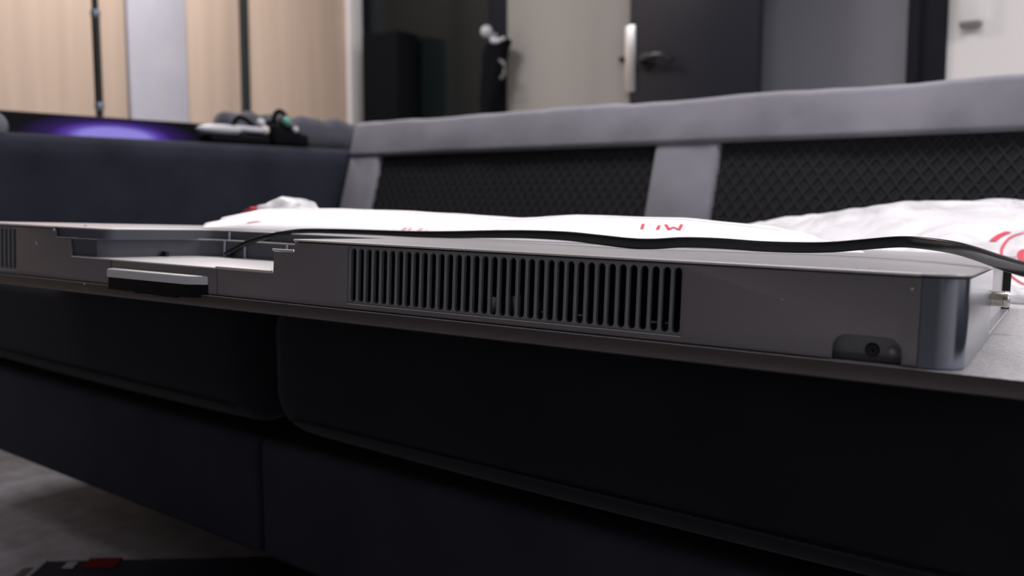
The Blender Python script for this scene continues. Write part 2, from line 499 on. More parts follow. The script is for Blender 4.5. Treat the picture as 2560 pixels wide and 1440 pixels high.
for a, b in ((-1.684, -.907), (-.776, .007), (.138, .862)):
    pm = sofa('mesh_panel', prism_x(a, b, [(1.590, .652), (1.517, .41), (1.60, .30), (1.65, .652)], 0), M_mesh)
    st = bmesh.new()
    p0, p1 = Vector((0, 1.5885, .650)), Vector((0, 1.5155, .41))
    H = (p1 - p0).length; dn = (p1 - p0) / H; nrm = Vector((0, -dn.z, dn.y)) * -1
    if nrm.y > 0: nrm = -nrm
    W = b - a; stp = .0235; w = .0030
    for sgn in (1, -1):
        k = -int(H * .8 / stp) - 1
        while k * stp < W + H * .8:
            s0 = k * stp
            pts = []
            # strand from (s, t=0) running sgn*.75 per unit t, clipped to the panel
            t0, t1 = 0.0, H
            xs = lambda t: (s0 + .75 * t) if sgn > 0 else (W - s0 - .75 * t)
            ts = [t for t in [H * i / 40 for i in range(41)] if 0 <= xs(t) <= W]
            if len(ts) > 1:
                for t in (ts[0], ts[-1]):
                    c_ = Vector((a + xs(t), 0, 0)) + Vector((0, p0.y, p0.z)) + dn * t + nrm * .0012
                    pts.append(c_)
                off = Vector((w / 2, 0, 0))
                q = [st.verts.new(pts[0] - off), st.verts.new(pts[0] + off), st.verts.new(pts[1] + off), st.verts.new(pts[1] - off)]
                r_ = [st.verts.new(v.co + nrm * .0007) for v in q]
                st.faces.new(r_)
                for i in range(4): st.faces.new((q[i], q[(i + 1) % 4], r_[(i + 1) % 4], r_[i]))
            k += 1
    sofa('mesh_lattice', st, M_strand, pm, smooth=False)['kind'] = 'stuff'

# left arm: inner face tips inward below its rounded top to deepen its shade
def prism_y(y0, y1, prof, bev=.01, seg=3):
    bm = bmesh.new()
    A = [bm.verts.new((x, y0, z)) for x, z in prof]; B = [bm.verts.new((x, y1, z)) for x, z in prof]
    n = len(prof)
    for i in range(n): bm.faces.new((A[i], A[(i + 1) % n], B[(i + 1) % n], B[i]))
    bm.faces.new(A[::-1]); bm.faces.new(B)
    if bev: bmesh.ops.bevel(bm, geom=list(bm.edges), offset=bev, segments=seg, profile=.5, affect='EDGES', clamp_overlap=True)
    return bm
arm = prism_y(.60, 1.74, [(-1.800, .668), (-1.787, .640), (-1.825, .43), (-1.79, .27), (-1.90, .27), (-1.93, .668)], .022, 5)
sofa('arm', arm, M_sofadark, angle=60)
# folded corner bolster behind the arm
bo = bmesh.new()
bp_ = catmull([(-2.00, 1.33, .705), (-1.985, 1.42, .706), (-1.96, 1.52, .704), (-1.94, 1.63, .700), (-1.93, 1.80, .690)], 8)
sz = []
for i, p in enumerate(bp_):
    t = i / (len(bp_) - 1)
    k = 1 + .07 * math.sin(t * 34) + .04 * math.sin(t * 57 + 1)
    e_ = min(1, t / .06 + .35)
    sz.append((1.1 * e_ * k, 1.0 * e_ * k))
sweep(bo, bp_, circ(.052, 20), sizes=sz)
sofa('corner_bolster', bo, mat('bolster_fabric', (.075, .077, .094), .9, spec=.1, var=.2, vscale=14, bump=.25, bscale=900, sheen=.2), angle=80)
# raised front end of the arm
sofa('arm_end_cap', bx(-1.92, -1.80, .60, .768, .650, .706, bev=.027, seg=5), mat('end_cap_fabric', (.15, .15, .175), .9, var=.15, vscale=12, spec=.1), angle=60)

# ================================================================== TELEVISION lying face down
RZ, RX, RY = 0.13239, -0.0358, 0.01576
R_tv = Matrix.Rotation(RZ, 4, 'Z') @ Matrix.Rotation(RX, 4, 'X') @ Matrix.Rotation(RY, 4, 'Y')
TV = empty('television', (0, 0, 0), 'large dark grey television lying face down on the sofa, vented lower edge towards the viewer', 'television')
TV.matrix_world = Matrix.Translation((-0.12344, 0.4702, 0.4661)) @ R_tv

pn = obj('screen_panel', bx(-1.196, .068, -.0032, .715, -.0090, -.0002, bev=.0007, seg=2), M_panelback, TV)
pn.data.materials.append(M_paneledge)
for p in pn.data.polygons:
    if p.normal.z < .5: p.material_index = 1
obj('screen_glass', bx(-1.190, .062, .003, .709, -.0105, -.0089), M_black, TV, smooth=False)

HT = .0444           # top of the front wall
def arc(cx, cz, r, a0, a1, n=6):
    return [(cx + r * math.cos(math.radians(a0 + (a1 - a0) * i / n)), cz + r * math.sin(math.radians(a0 + (a1 - a0) * i / n))) for i in range(n + 1)]
VP_, VR = .00674, .00242
VX = -.1257           # centre of the rightmost slot
VZ0, VZ1 = .0057, .0424
def vent_rect(xa, xb):
    x0, x1, z0, z1, r = xa - .0044, xb + .0044, .0041, .0436, .0022
    return arc(x1 - r, z0 + r, r, -90, 0, 4) + arc(x1 - r, z1 - r, r, 0, 90, 4) + arc(x0 + r, z1 - r, r, 90, 180, 4) + arc(x0 + r, z0 + r, r, 180, 270, 4)
Z0 = .0006
outer = ([(-.0405, Z0)] + [(-.4957, Z0), (-.4957, .0208), (-.4367, .0208), (-.4362, .0369), (-.4162, .0369), (-.4155, HT), (-.0002, HT), (-.0002, Z0), (-.0073, Z0)]
         + arc(-.0073 - .0075, .0138 - .0075, .0075, 0, 90, 6) + arc(-.0405 + .0075, .0138 - .0075, .0075, 90, 180, 6))
right_wall = plate_holes('rear_shell_front', [outer, vent_rect(VX - 35 * VP_, VX)], 0, .0024, .0004, M_shell, TV)
VXL = -.7662          # rightmost slot of the far group
outerL = [(-.6250, Z0), (-.6250, .0204), (-.6790, .0204), (-.6815, .0361), (-.7010, .0361), (-.7018, HT), (-1.128, HT), (-1.128, Z0)]
left_wall = plate_holes('rear_shell_front', [outerL, vent_rect(VXL - 35 * VP_, VXL)], 0, .0024, .0003, M_shell, TV)
obj('centre_cover', plate_holes('tmp', [[(-.6240, Z0), (-.6240, .0206), (-.4967, .0206), (-.4967, Z0)]], .0004, .002, .0003, M_shell, None).data, M_shell, TV)
bpy.data.objects.remove(bpy.data.objects['tmp'])
obj('shadow_gap', bx(-1.13, .0, .006, .05, -.0001, .004), M_dark, TV, smooth=False)

# vent grilles: 36 slots each, cut between bars
def bar_outline(r, half_l, half_r):
    """piece between two slot centre lines; half_l / half_r: slot half present on that side"""
    h = VP_ / 2
    zt, zb = .0436, .0041
    pts = []
    n = 6
    # left side going up
    if half_l:
        pts += [(-h, zb)]
        pts += [(-h + r * math.sin(a), VZ0 + VR - r * math.cos(a)) for a in [math.pi / 2 * i / n for i in range(n + 1)]]
        pts += [(-h + r * math.cos(a), VZ1 - VR + r * math.sin(a)) for a in [math.pi / 2 * i / n for i in range(n + 1)]]
        pts += [(-h, zt)]
    else: pts += [(-.0011, zb), (-.0011, zt)]
    if half_r:
        pts += [(h, zt)]
        pts += [(h - r * math.sin(a), VZ1 - VR + r * math.cos(a)) for a in [math.pi / 2 * i / n for i in range(n + 1)]]
        pts += [(h - r * math.cos(a), VZ0 + VR - r * math.sin(a)) for a in [math.pi / 2 * i / n for i in range(n + 1)]]
        pts += [(h, zb)]
    else: pts += [(.0011, zt), (.0011, zb)]
    return pts
def bar_mesh(hl, hr):
    bm = bmesh.new()
    rings = []
    for r, y in ((VR + .00045, .0011), (VR, .0017), (VR, .0046)):
        rings.append([bm.verts.new((x, y, z)) for x, z in bar_outline(r, hl, hr)])
    n = len(rings[0])
    for p, q in zip(rings, rings[1:]):
        for i in range(n): bm.faces.new((p[i], p[(i + 1) % n], q[(i + 1) % n], q[i]))
    bm.faces.new(rings[0]); bm.faces.new(rings[-1][::-1])
    bm.normal_update()
    bmesh.ops.triangulate(bm, faces=[f for f in bm.faces if len(f.verts) > 4], ngon_method='EAR_CLIP')
    bmesh.ops.recalc_face_normals(bm, faces=bm.faces)
    m_ = bpy.data.meshes.new('vent_bar'); bm.to_mesh(m_); bm.free()
    m_.materials.append(M_grille)
    for p in m_.polygons: p.use_smooth = True
    m_.set_sharp_from_angle(angle=math.radians(25))
    return m_
BM_, BL_, BR_ = bar_mesh(1, 1), bar_mesh(0, 1), bar_mesh(1, 0)
for x_right in (VX, VXL):
    gx0 = x_right - 35 * VP_
    g = bmesh.new()
    # rim behind the bars: back box of the grille, four thin sides
    for a in ((gx0 - .0060, gx0 - .0046, .0024, .030, .003, .0442), (x_right + .0046, x_right + .006, .0024, .030, .003, .0442),
              (gx0 - .006, x_right + .006, .0045, .030, .0026, .0036), (gx0 - .006, x_right + .006, .0045, .030, .0440, .0446)):
        box(g, *a)
    grille = obj('vent_grille', g, M_dark, TV, smooth=False)
    for i in range(37):
        me = BL_ if i == 0 else (BR_ if i == 36 else BM_)
        xc = gx0 - VP_ / 2 + i * VP_
        if i == 0: xc = gx0 - VR - .0008
        if i == 36: xc = x_right + VR + .0008
        if i == 0:
            me = bpy.data.meshes.get('vent_bar_end_l') or bar_mesh(0, 1); me.name = 'vent_bar_end_l'; xc = gx0 - VP_ / 2
        if i == 36:
            me = bpy.data.meshes.get('vent_bar_end_r') or bar_mesh(1, 0); me.name = 'vent_bar_end_r'; xc = x_right + VP_ / 2
        o = bpy.data.objects.new('vent_bar', me); COL.objects.link(o); o.parent = grille; o.location = (xc, 0, 0)
for x0, x1 in ((VX - 35 * VP_ - .0036, VX + .0036), (VXL - 35 * VP_ - .0036, VXL + .0036)):
    s = bmesh.new(); sweep(s, [Vector((x0, .0001, .0040)), Vector((x1, .0001, .0040))], circ(.00030, 8))
    obj('grille_rim_highlight', s, M_lip, TV, angle=60)  # pale rod painted as the highlight along the grille's lower edge
# inside of the case, glimpsed through the slots
obj('circuit_board', bx(-.40, -.05, .030, .105, .0030, .0046), M_board, TV, smooth=False)
obj('inner_case', bx(-.41, -.03, .112, .114, .002, .0445), M_dark, TV, smooth=False)
obj('inner_case', bx(-1.13, -.71, .0296, .0312, .0004, .0452), M_dark, TV, smooth=False)
for nm, a in (('capacitor', (-.262, .028, .010, .010)), ('capacitor', (-.243, .026, .012, .012)), ('capacitor', (-.228, .030, .009, .008)), ('capacitor', (-.208, .027, .007, .006))):
    obj(nm, lathe(bmesh.new(), [(a[3] * .4, 0), (a[3] * .4, a[2]), (a[3] * .3, a[2] + .0006)], origin=(a[0], a[1], .0046), n=14), M_chip if a[2] > .009 else M_black, TV)
for x in (-.222, -.197, -.148, -.139, -.130):
    obj('pin_header', bx(x, x + .005, .018, .022, .0075, .0098, bev=.0006, seg=1), M_chip, TV, smooth=False)

# rounded right corner and side
cp = [(0.0001, 0.0)] + [(.0018 + .018 * math.sin(a), .018 - .018 * math.cos(a)) for a in [math.pi / 2 * i / 14 for i in range(15)]] + [(.0198, .173)]
cw = strip_wall(cp, .0004, HT, .0022)
obj('corner_cover', cw, M_corner, TV, angle=40)
cpl = [(-1.1278 - x, y) for x, y in cp]
obj('corner_cover', strip_wall(cpl[::-1], .0004, HT, .0022), M_corner, TV, angle=40)
# port bay in the right side
obj('port_bay_wall', strip_wall([(.0135, .1735), (.0135, .405)], .0010, HT, .002), M_module, TV)
obj('port_bay_end', bx(.000, .0198, .405, .4065, .0006, HT), M_black, TV, smooth=False)
obj('port_bay_sill', bx(.0120, .0195, .175, .405, .0001, .0026, bev=.0004, seg=1), M_lid, TV)
fc = bmesh.new()
pf = [(.0, -.004), (.0056, -.004)]
for i in range(11):
    pf += [(.0056, i * .00095), (.0050, i * .00095 + .00047)]
pf += [(.0056, .0105), (.0056, .0124), (.0047, .0137), (.0022, .0137), (.0020, .0100), (0, .0100)]
lathe(fc, pf, (1, 0, 0), (.0150, .21, .0232), 28)
obj('coax_socket', fc, M_nickel, TV, angle=25)
sc = bmesh.new(); lathe(sc, [(.0016, 0), (.0016, .0008), (0, .001)], (1, 0, 0), (.0135, .24, .0335), 12)
obj('bay_screw', sc, M_black, TV)

# service notch at lower right
nb = obj('service_recess', bx(-.0420, -.0058, .0060, .0075, .0004, .0150), M_grille, TV, smooth=False)
sc = bmesh.new()
lathe(sc, [(.0035, 0), (.0035, .0006), (.0029, .0012), (.0012, .0013), (.0, .0004)], (0, -1, 0), (-.0219, .0060, .0063), 20)
obj('screw_head', sc, M_black, nb)
sc = bmesh.new()
lathe(sc, [(.0030, 0), (.0030, .0004), (.0024, .0006)], (0, -1, 0), (-.0122, .0060, .0063), 18)
obj('button_ring', sc, M_grille, nb)
sc = bmesh.new()
lathe(sc, [(.0016, 0), (.0016, .0009), (.0009, .0013), (0, .0014)], (0, -1, 0), (-.0122, .0058, .0065), 16)
setp(obj('button', sc, M_button, nb), 'pale round button')

# top lids with a rounded lip
LZ0, LZ1 = .0453, .0467
cR = [(.0018 + .0188 * math.sin(a), .018 - .0188 * math.cos(a)) for a in [math.pi / 2 * i / 10 for i in range(11)]]
cL = [(-1.1278 - x, y) for x, y in cR][::-1]
REC = [(-.7022, -.0008), (-.642, .002), (-.634, .010), (-.633, .100), (-.626, .110), (-.612, .115), (-.432, .116), (-.420, .112), (-.4158, .102), (-.4155, -.0008)]
lid1 = REC + [(0, -.0008)] + cR + [(.0206, .1300)] + [(-.8075, .1300), (-.846, .032), (-1.1484, .032)] + cL + [(-1.128, -.0008)]
obj('rear_lid', slab(lid1, LZ0, LZ1, nose=True, seg=3), M_lid, TV, angle=50)
lid2 = [(.0206, .1306), (.0206, .455), (.006, .47), (-.60, .47), (-.775, .215), (-.8073, .1306)]
obj('rear_lid', slab(lid2, LZ0, LZ1, b=.0003, seg=2), M_lid, TV, angle=50)
# rounded lips on the front edges, their highlight put into the pale colour
for (x0, x1, zc, y) in ((-.4150, -.0006, .0459, -.0007), (-.4360, -.4165, .0382, -.0006), (-.4957, -.4370, .0221, -.0006)):
    s = bmesh.new()
    sweep(s, [Vector((x0, y - .0005, zc)), Vector((x1, y - .0005, zc))], circ(.00078, 12))
    obj('front_lip', s, M_lip, TV, angle=60)
s = bmesh.new(); sweep(s, [Vector((-.6245, -.0003, .0212)), Vector((-.4965, -.0003, .0212))], circ(.00045, 10)); obj('front_lip', s, M_lip, TV, angle=60)
s = bmesh.new(); sweep(s, [Vector((-1.1278, -.0004, .0457)), Vector((-.7022, -.0004, .0457))], circ(.0006, 10)); obj('front_lip', s, M_lip, TV, angle=60)
# ledge and floor of the stepped recess, with their walls
LOW = [(-.6815, .0012), (-.652, .006), (-.645, .018), (-.641, .085), (-.632, .100), (-.615, .108), (-.452, .108), (-.441, .104), (-.4370, .095), (-.4366, .0012)]
ledge = [(-.7010, .0002)] + LOW + [(-.4160, .0002), (-.4160, .02), (-.4160, .13), (-.65, .13), (-.7010, .02)]
obj('recess_ledge', slab(ledge, .0365, .0377, b=.0003, seg=2), M_lid, TV, angle=50)
fl = [(-.690, .0002), (-.4957, -.0002), (-.4370, -.0002), (-.4370, .02), (-.4370, .14), (-.66, .14), (-.690, .02)]
obj('recess_floor', slab(fl, .0206, .0218, b=.0003, seg=2), M_floorlid, TV, angle=50)
obj('recess_upper_wall', strip_wall([(x, max(y, .0026)) for x, y in REC], .0374, LZ0 + .0002, .0012), M_recess, TV, angle=50)
obj('recess_lower_wall', strip_wall([(x, max(y, .0026)) for x, y in LOW], .0215, .0368, .0012), M_recess, TV, angle=50)
for x0, x1, y0 in ((-.640, -.6335, .062), (-.600, -.5935, .1068)):
    obj('recess_clip', bx(x0, x1, y0, y0 + .004, .0216, .0265, bev=.0005, seg=1), M_black, TV)
obj('recess_clip', bx(-.585, -.560, .1135, .1155, .0380, .0402, bev=.0004, seg=1), M_black, TV)
for x, y, z0, z1 in ((-.6090, .1130, .0378, .0452), (-.6080, .1068, .0218, .0366), (-.6395, .0900, .0218, .0366), (-.5815, .1068, .0218, .0366), (-.5290, .1068, .0218, .0366)):
    s = bmesh.new(); sweep(s, [Vector((x, y, z0)), Vector((x, y, z1))], circ(.0011, 10), up=Vector((0, 1, 0)))
    setp(obj('recess_rib', s, mat('rib_blue_highlight', (.42, .47, .55), .3, .3), TV, angle=60), 'slim upright rib coloured as a pale blue highlight')  # cool daylight catching the ribs is put into their colour
s = bmesh.new(); sweep(s, [Vector((x, max(y, .0022), .0374)) for x, y in LOW], circ(.0005, 8)); obj('ledge_edge', s, M_lip, TV, angle=60)  # pale rod painted as the bright line of the ledge
# right-hand chamfer of the recess floor
ch = bmesh.new()
vv = [ch.verts.new(p) for p in ((-.4372, .001, .0217), (-.4372, .060, .0217), (-.4372, .060, .032), (-.4372, .001, .0222), (-.452, .012, .0218), (-.455, .060, .0218))]
ch.faces.new((vv[0], vv[3], vv[4])); ch.faces.new((vv[3], vv[2], vv[5], vv[4])); ch.faces.new((vv[0], vv[1], vv[2], vv[3])); ch.faces.new((vv[1], vv[5], vv[2])); ch.faces.new((vv[0], vv[4], vv[5], vv[1]))
obj('recess_wedge', ch, M_lid, TV, smooth=False)
# lower body behind the lid
obj('rear_body', bx(-.60, .012, .14, .468, .0004, LZ0 - .0002), M_shell, TV, smooth=False)
obj('rear_body_slope', bx(-1.13, -.70, .13, .34, .0004, .026, bev=.006, seg=2), M_shell, TV)

# sensor module clipped under the centre cover
sm = bmesh.new()
pl = [(-.6195, .0002), (-.6150, -.0105), (-.5175, -.0105), (-.5065, .0002)]
capb = slab(pl, .0078, .0146, b=.0012, seg=3)
md = obj('sensor_module', capb, M_module, TV, angle=50)
pl2 = [(-.6185, .0002), (-.6142, -.0098), (-.5170, -.0098), (-.5060, .0002)]
lens = slab([(x, y) for x, y in pl2], -.0022, .0078, b=.0002, seg=1)
box(lens, -.585, -.535, -.0068, .0, -.0042, -.0020, .0006, 1)
setp(obj('smoked_window', lens, M_lens, md, angle=40), 'glossy smoked black window')

# dust on the shell
du = bmesh.new()
for x, y, z, r in ((-.0668, -.0006, .0290, .00055), (-.0044, -.0006, .0388, .0007), (-.7285, -.0006, .0300, .0009), (-.7300, -.0006, .0315, .0007), (-.700, .028, .0472, .0016), (-.7015, -.001, .0435, .0012), (-.655, -.0035, -.0010, .0008), (-.033, .012, .047, .0005), (-.028, .018, .047, .0005), (-.022, .010, .047, .0004)):
    bmesh.ops.create_icosphere(du, subdivisions=1, radius=r, matrix=Matrix.Translation((x, y, z)))
obj('dust_specks', du, M_dust, TV)['kind'] = 'stuff'

# ================================================================== CABLE over the television
MT = TV.matrix_world.copy()
CP = [(-.6040, .1046, .0245, 4.0), (-.5942, .1030, .0280, 4.2), (-.5839, .1030, .0329, 4.3), (-.5737, .1025, .0368, 4.3), (-.5596, .1030, .0408, 4.3), (-.5469, .1045, .0440, 4.3), (-.5382, .1110, .0466, 4.3), (-.5276, .1250, .0490, 4.3), (-.5018, .1480, .0496, 4.4),
      (-.4729, .158, .0497, 4.6), (-.4363, .162, .0497, 5.4), (-.3996, .164, .0505, 6.2), (-.3574, .163, .0524, 6.6), (-.3169, .160, .0538, 6.8), (-.2776, .156, .0538, 7.2),
      (-.2468, .150, .0523, 7.6), (-.2193, .1465, .0508, 7.8), (-.201, .149, .0511, 7.8), (-.1816, .158, .0530, 7.8), (-.1592, .172, .0530, 7.8), (-.1348, .190, .0518, 7.8), (-.1099, .207, .0518, 8.0),
      (-.0891, .216, .0530, 8.0), (-.0702, .219, .0554, 8.0), (-.0451, .214, .0585, 8.0), (-.0280, .203, .0587, 8.0), (-.0053, .176, .0570, 8.0), (.0116, .142, .0542, 7.9), (.0271, .100, .0510, 7.8), (.0407, .055, .0491, 7.6), (.0556, .0, .0479, 7.5), (.078, -.075, .040, 7.5)]
cpts = [MT @ p for p in catmull([c[:3] for c in CP], 6)]
csz = []
for i in range(len(cpts)):
    t = i / 6; a = min(int(t), len(CP) - 2); fr_ = t - a
    h = CP[a][3] * (1 - fr_) + CP[a + 1][3] * fr_
    csz.append((1.0, h / 1000))
cb = bmesh.new()
sweep(cb, cpts, [(a * .0040, b * 1.0) for a, b in rrect(1, 1, .22, 4)], sizes=csz)
setp(obj('power_cable', cb, M_blackrub, None, angle=60), 'flat glossy black cable lying wavily over the television back', 'cable')

# ================================================================== WHITE WRAPPINGS
def tvp(x, y, z): return MT @ Vector((x, y, z))
FRONT = [(0, (-.655, .120)), (.15, (-.60, .128)), (.35, (-.46, .175)), (.6, (-.32, .200)), (.85, (-.150, .245)), (1, (-.085, .320))]
BACK = [(0, (-.770, .225)), (.15, (-.74, .31)), (.35, (-.60, .40)), (.6, (-.42, .435)), (.85, (-.24, .440)), (1, (-.135, .42))]
def lp(tab, t, k): return lerpt([(a, b[k]) for a, b in tab], t)
HTAB = [(0, .003), (.06, .010), (.14, .0185), (.25, .0215), (.42, .0205), (.52, .0175), (.56, .0185), (.62, .0225), (.78, .0225), (.90, .0165), (1, .004)]
def pad_top(u, v):
    x = lp(FRONT, u, 0) * (1 - v) + lp(BACK, u, 0) * v; y = lp(FRONT, u, 1) * (1 - v) + lp(BACK, u, 1) * v
    prof = min(1, (v / .34)) ** .55 if v < .34 else 1 - .25 * ((v - .34) / .66) ** 3
    h = lerpt(HTAB, u) * prof
    h += .0016 * noise.noise(Vector((u * 11, v * 4, 1))) * prof
    return Vector((x, y, .0470 + max(.0006, h)))
def pad_bot(u, v):
    p = pad_top(u, v); return Vector((p.x, p.y, .0468))
pd = bmesh.new(); grid_surface(pd, 70, 24, lambda u, v: MT @ pad_top(u, v), lambda u, v: MT @ pad_bot(u, v))
PAD = empty('foam_wrap', tvp(-.4, .28, .0468), 'flat white foam wrap with faint red print lying on the television back', 'packaging')
PINV = Matrix.Translation(-Vector(PAD.location))
def under(name, bm, m, par, inv, **k):
    bmesh.ops.transform(bm, matrix=inv, verts=bm.verts); return obj(name, bm, m, par, **k)
under('foam_sheet', pd, M_foam, PAD, PINV, angle=80)
sh = bmesh.new()   # folded second layer along the top
grid_surface(sh, 60, 8, lambda u, v: MT @ (pad_top(.04 + .92 * u, .42 + .5 * v) + Vector((0, 0, .0022 * math.sin(math.pi * v) ** .5 + .0006))), lambda u, v: MT @ (pad_top(.04 + .92 * u, .42 + .5 * v) + Vector((0, 0, -.0004))))
under('folded_edge', sh, M_foam, PAD, PINV, angle=80)
# red print: short strokes that follow the sheet
def stroke(bm, fn, pts, w, inv_off=.0005, n=6):
    rows = []
    P = [Vector(p) for p in pts]
    dense = []
    for a, b in zip(P, P[1:]):
        for i in range(n): dense.append(a.lerp(b, i / n))
    dense.append(P[-1])
    for i, p in enumerate(dense):
        t = (dense[min(i + 1, len(dense) - 1)] - dense[max(i - 1, 0)]).normalized()
        nn = Vector((-t.y, t.x)) * w
        r_ = []
        for q in (p - nn, p + nn):
            c_ = fn(max(0, min(1, q.x)), max(0, min(1, q.y))) + Vector((0, 0, inv_off)); r_.append(bm.verts.new(MT @ c_))
        rows.append(r_)
    for a, b in zip(rows, rows[1:]): bm.faces.new((a[0], b[0], b[1], a[1]))
pr = bmesh.new()
U0 = .712
for L in ([(.715, .13), (.717, .22)], [(.734, .13), (.737, .20)], [(.745, .22), (.748, .13), (.754, .18), (.760, .13), (.765, .23)]):
    stroke(pr, pad_top, L, .0019)
under('red_print', pr, M_redink, PAD, PINV, smooth=False)
for L, w_ in (([(.356, .025), (.362, .05)], .0025), ([(.368, .02), (.370, .05)], .0025), ([(.384, .02), (.390, .05)], .0025), ([(.392, .02), (.402, .03)], .0025),
              ([(.14, .05), (.16, .08)], .006), ([(.50, .05), (.52, .08)], .006)):
    pr = bmesh.new(); stroke(pr, pad_top, L, w_, n=3)
    under('pale_print', pr, M_pinkink, PAD, PINV, smooth=False)

# crumpled lump of clear film at the far left of the wrap
lu = bmesh.new()
bmesh.ops.create_icosphere(lu, subdivisions=4, radius=1.0)
for v in lu.verts:
    c = v.co.copy()
    d_ = 1 + .16 * noise.noise(c * 2.1 + Vector((3, 1, 0))) + .08 * noise.noise(c * 5.3)
    px_ = c.x * .062 * d_
    hz = .021 if c.x > .1 else .021 * (.62 + .38 * (1 + c.x) / 1.1)
    z_ = c.z * hz * d_ * (1.12 if c.x > .25 else 1.0)
    v.co = tvp(-.782 + px_, .36 + c.y * .05 * d_ - px_ * .3, .0575 + z_ * 1.15)
LUMP = empty('film_lump', tvp(-.792, .34, .045), 'crumpled clear plastic lump with red tape at the foam wrap\'s far end', 'packaging')
LINV = Matrix.Translation(-Vector(LUMP.location))
under('crumpled_film', lu, M_film, LUMP, LINV, angle=50)
rt = bmesh.new()
sweep(rt, [tvp(-.826, .330, .0540), tvp(-.814, .322, .0600), tvp(-.800, .317, .0655), tvp(-.788, .314, .0690)], rrect(.014, .002, .0008, 2))
under('red_tape', rt, M_redink, LUMP, LINV, angle=50)

# big crumpled bag behind the right end
BH = [(0, .006), (.06, .030), (.16, .050), (.30, .068), (.45, .083), (.6, .097), (.75, .105), (1, .106)]
def bag_top(u, v):
    x = -.62 + .86 * u + .10 * (1 - v) * (1 - u); y = (.520 + .01 * math.sin(u * 9)) * (1 - v) + .93 * v - .05 * u * (1 - v) + .10 * (1 - u) * (1 - v)
    prof = min(1, v / .42) ** .75 if v < .42 else 1 - .55 * ((v - .42) / .58) ** 2
    h = lerpt(BH, u) * prof
    q = Vector((x * 9, y * 9, .5))
    h += (.008 * noise.noise(q) + .005 * abs(noise.noise(q * 2.3)) + .003 * noise.noise(q * 5)) * min(1, v * 5) * min(1, u * 8)
    return Vector((x, y, .001 + max(.001, h)))
def bag_bot(u, v):
    p = bag_top(u, v); return Vector((p.x, p.y, .0004))
BAG = empty('plastic_bag', tvp(-.1, .72, 0), 'big crumpled translucent white plastic bag with red print behind the television', 'packaging')
BINV = Matrix.Translation(-Vector(BAG.location))
bg = bmesh.new(); grid_surface(bg, 110, 60, lambda u, v: MT @ bag_top(u, v), lambda u, v: MT @ bag_bot(u, v))
under('bag_film', bg, M_film, BAG, BINV, angle=60)
inn = bmesh.new()   # folded white foam stuffed inside
grid_surface(inn, 40, 20, lambda u, v: MT @ (lambda p: Vector((p.x, p.y, .0008 + (p.z - .0008) * .90)))(bag_top(.04 + .94 * u, .06 + .80 * v)), lambda u, v: MT @ (lambda p: Vector((p.x, p.y, .0006)))(bag_top(.04 + .94 * u, .06 + .80 * v)))
under('foam_inside', inn, M_foam, BAG, BINV, angle=70)
rp = bmesh.new()
def ring(cu, cv, ru, rv, w, a0=0, a1=360):
    pts = [(cu + ru * math.cos(math.radians(a)), cv + rv * math.sin(math.radians(a))) for a in range(a0, a1 + 1, 8)]
    stroke(rp, bag_top, pts, w, .0012, 1)
ring(.726, .132, .034, .098, .0016)
ring(.722, .120, .008, .022, .0040)
stroke(rp, bag_top, [(.681, .190), (.690, .215), (.700, .235)], .0045, .0012)
under('red_print', rp, M_redink, BAG, BINV, smooth=False)

# ================================================================== ON AND BEHIND THE ARM
# second television standing behind the arm, its picture aglow
T2 = empty('lit_television', (-2.27, 1.2, 0), 'black-rimmed television behind the sofa arm with a glowing purple picture', 'television')
O2 = Matrix.Translation((2.27, -1.2, 0))
under('screen_bezel', bx(-2.285, -2.256, .50, 1.66, .42, .747, bev=.004), M_screenblk, T2, O2)
pb = bx(-2.257, -2.254, .51, 1.65, .43, .742)
o = obj('picture', pb, M_picture, None, smooth=False); o.parent = T2; o.matrix_parent_inverse = Matrix.Translation((2.27, -1.2, 0))
for y in (.75, 1.42):
    under('foot', bx(-2.29, -2.26, y, y + .03, 0, .43, bev=.004), M_screenblk, T2, O2)

# pale brush-like gadget and the dark gear lying on the arm
BR = empty('paddle_brush', (-1.84, 1.27, .668), 'pale grey paddle-shaped gadget with round-ended handle lying on the sofa arm', 'gadget')
BINV2 = Matrix.Translation(-Vector(BR.location))
hd = bmesh.new(); bmesh.ops.create_uvsphere(hd, u_segments=24, v_segments=12, radius=1)
for v in hd.verts: v.co = Vector((-1.842 + v.co.x * .022, 1.237 + v.co.y * .058 * (1 - .08 * v.co.y), .700 + v.co.z * (.0125 if v.co.z > 0 else .0145)))
under('paddle_head', hd, M_greyp, BR, BINV2, angle=80)
hn = bmesh.new(); sweep(hn, [Vector((-1.842, 1.275, .7055)), Vector((-1.842, 1.31, .7045)), Vector((-1.841, 1.352, .7035))], circ(.0075, 12))
under('handle', hn, M_greyp, BR, BINV2, angle=80)
kn = bmesh.new(); bmesh.ops.create_uvsphere(kn, u_segments=16, v_segments=10, radius=.0115, matrix=Matrix.Translation((-1.84, 1.356, .7045)))
under('handle_knob', kn, mat('ivory_knob', (.62, .58, .55), .35), BR, BINV2, angle=80)
pdn = bx(-1.870, -1.815, 1.195, 1.355, .668, .690, bev=.008, seg=3)
under('dark_pad', pdn, M_velvet, BR, BINV2, angle=50)

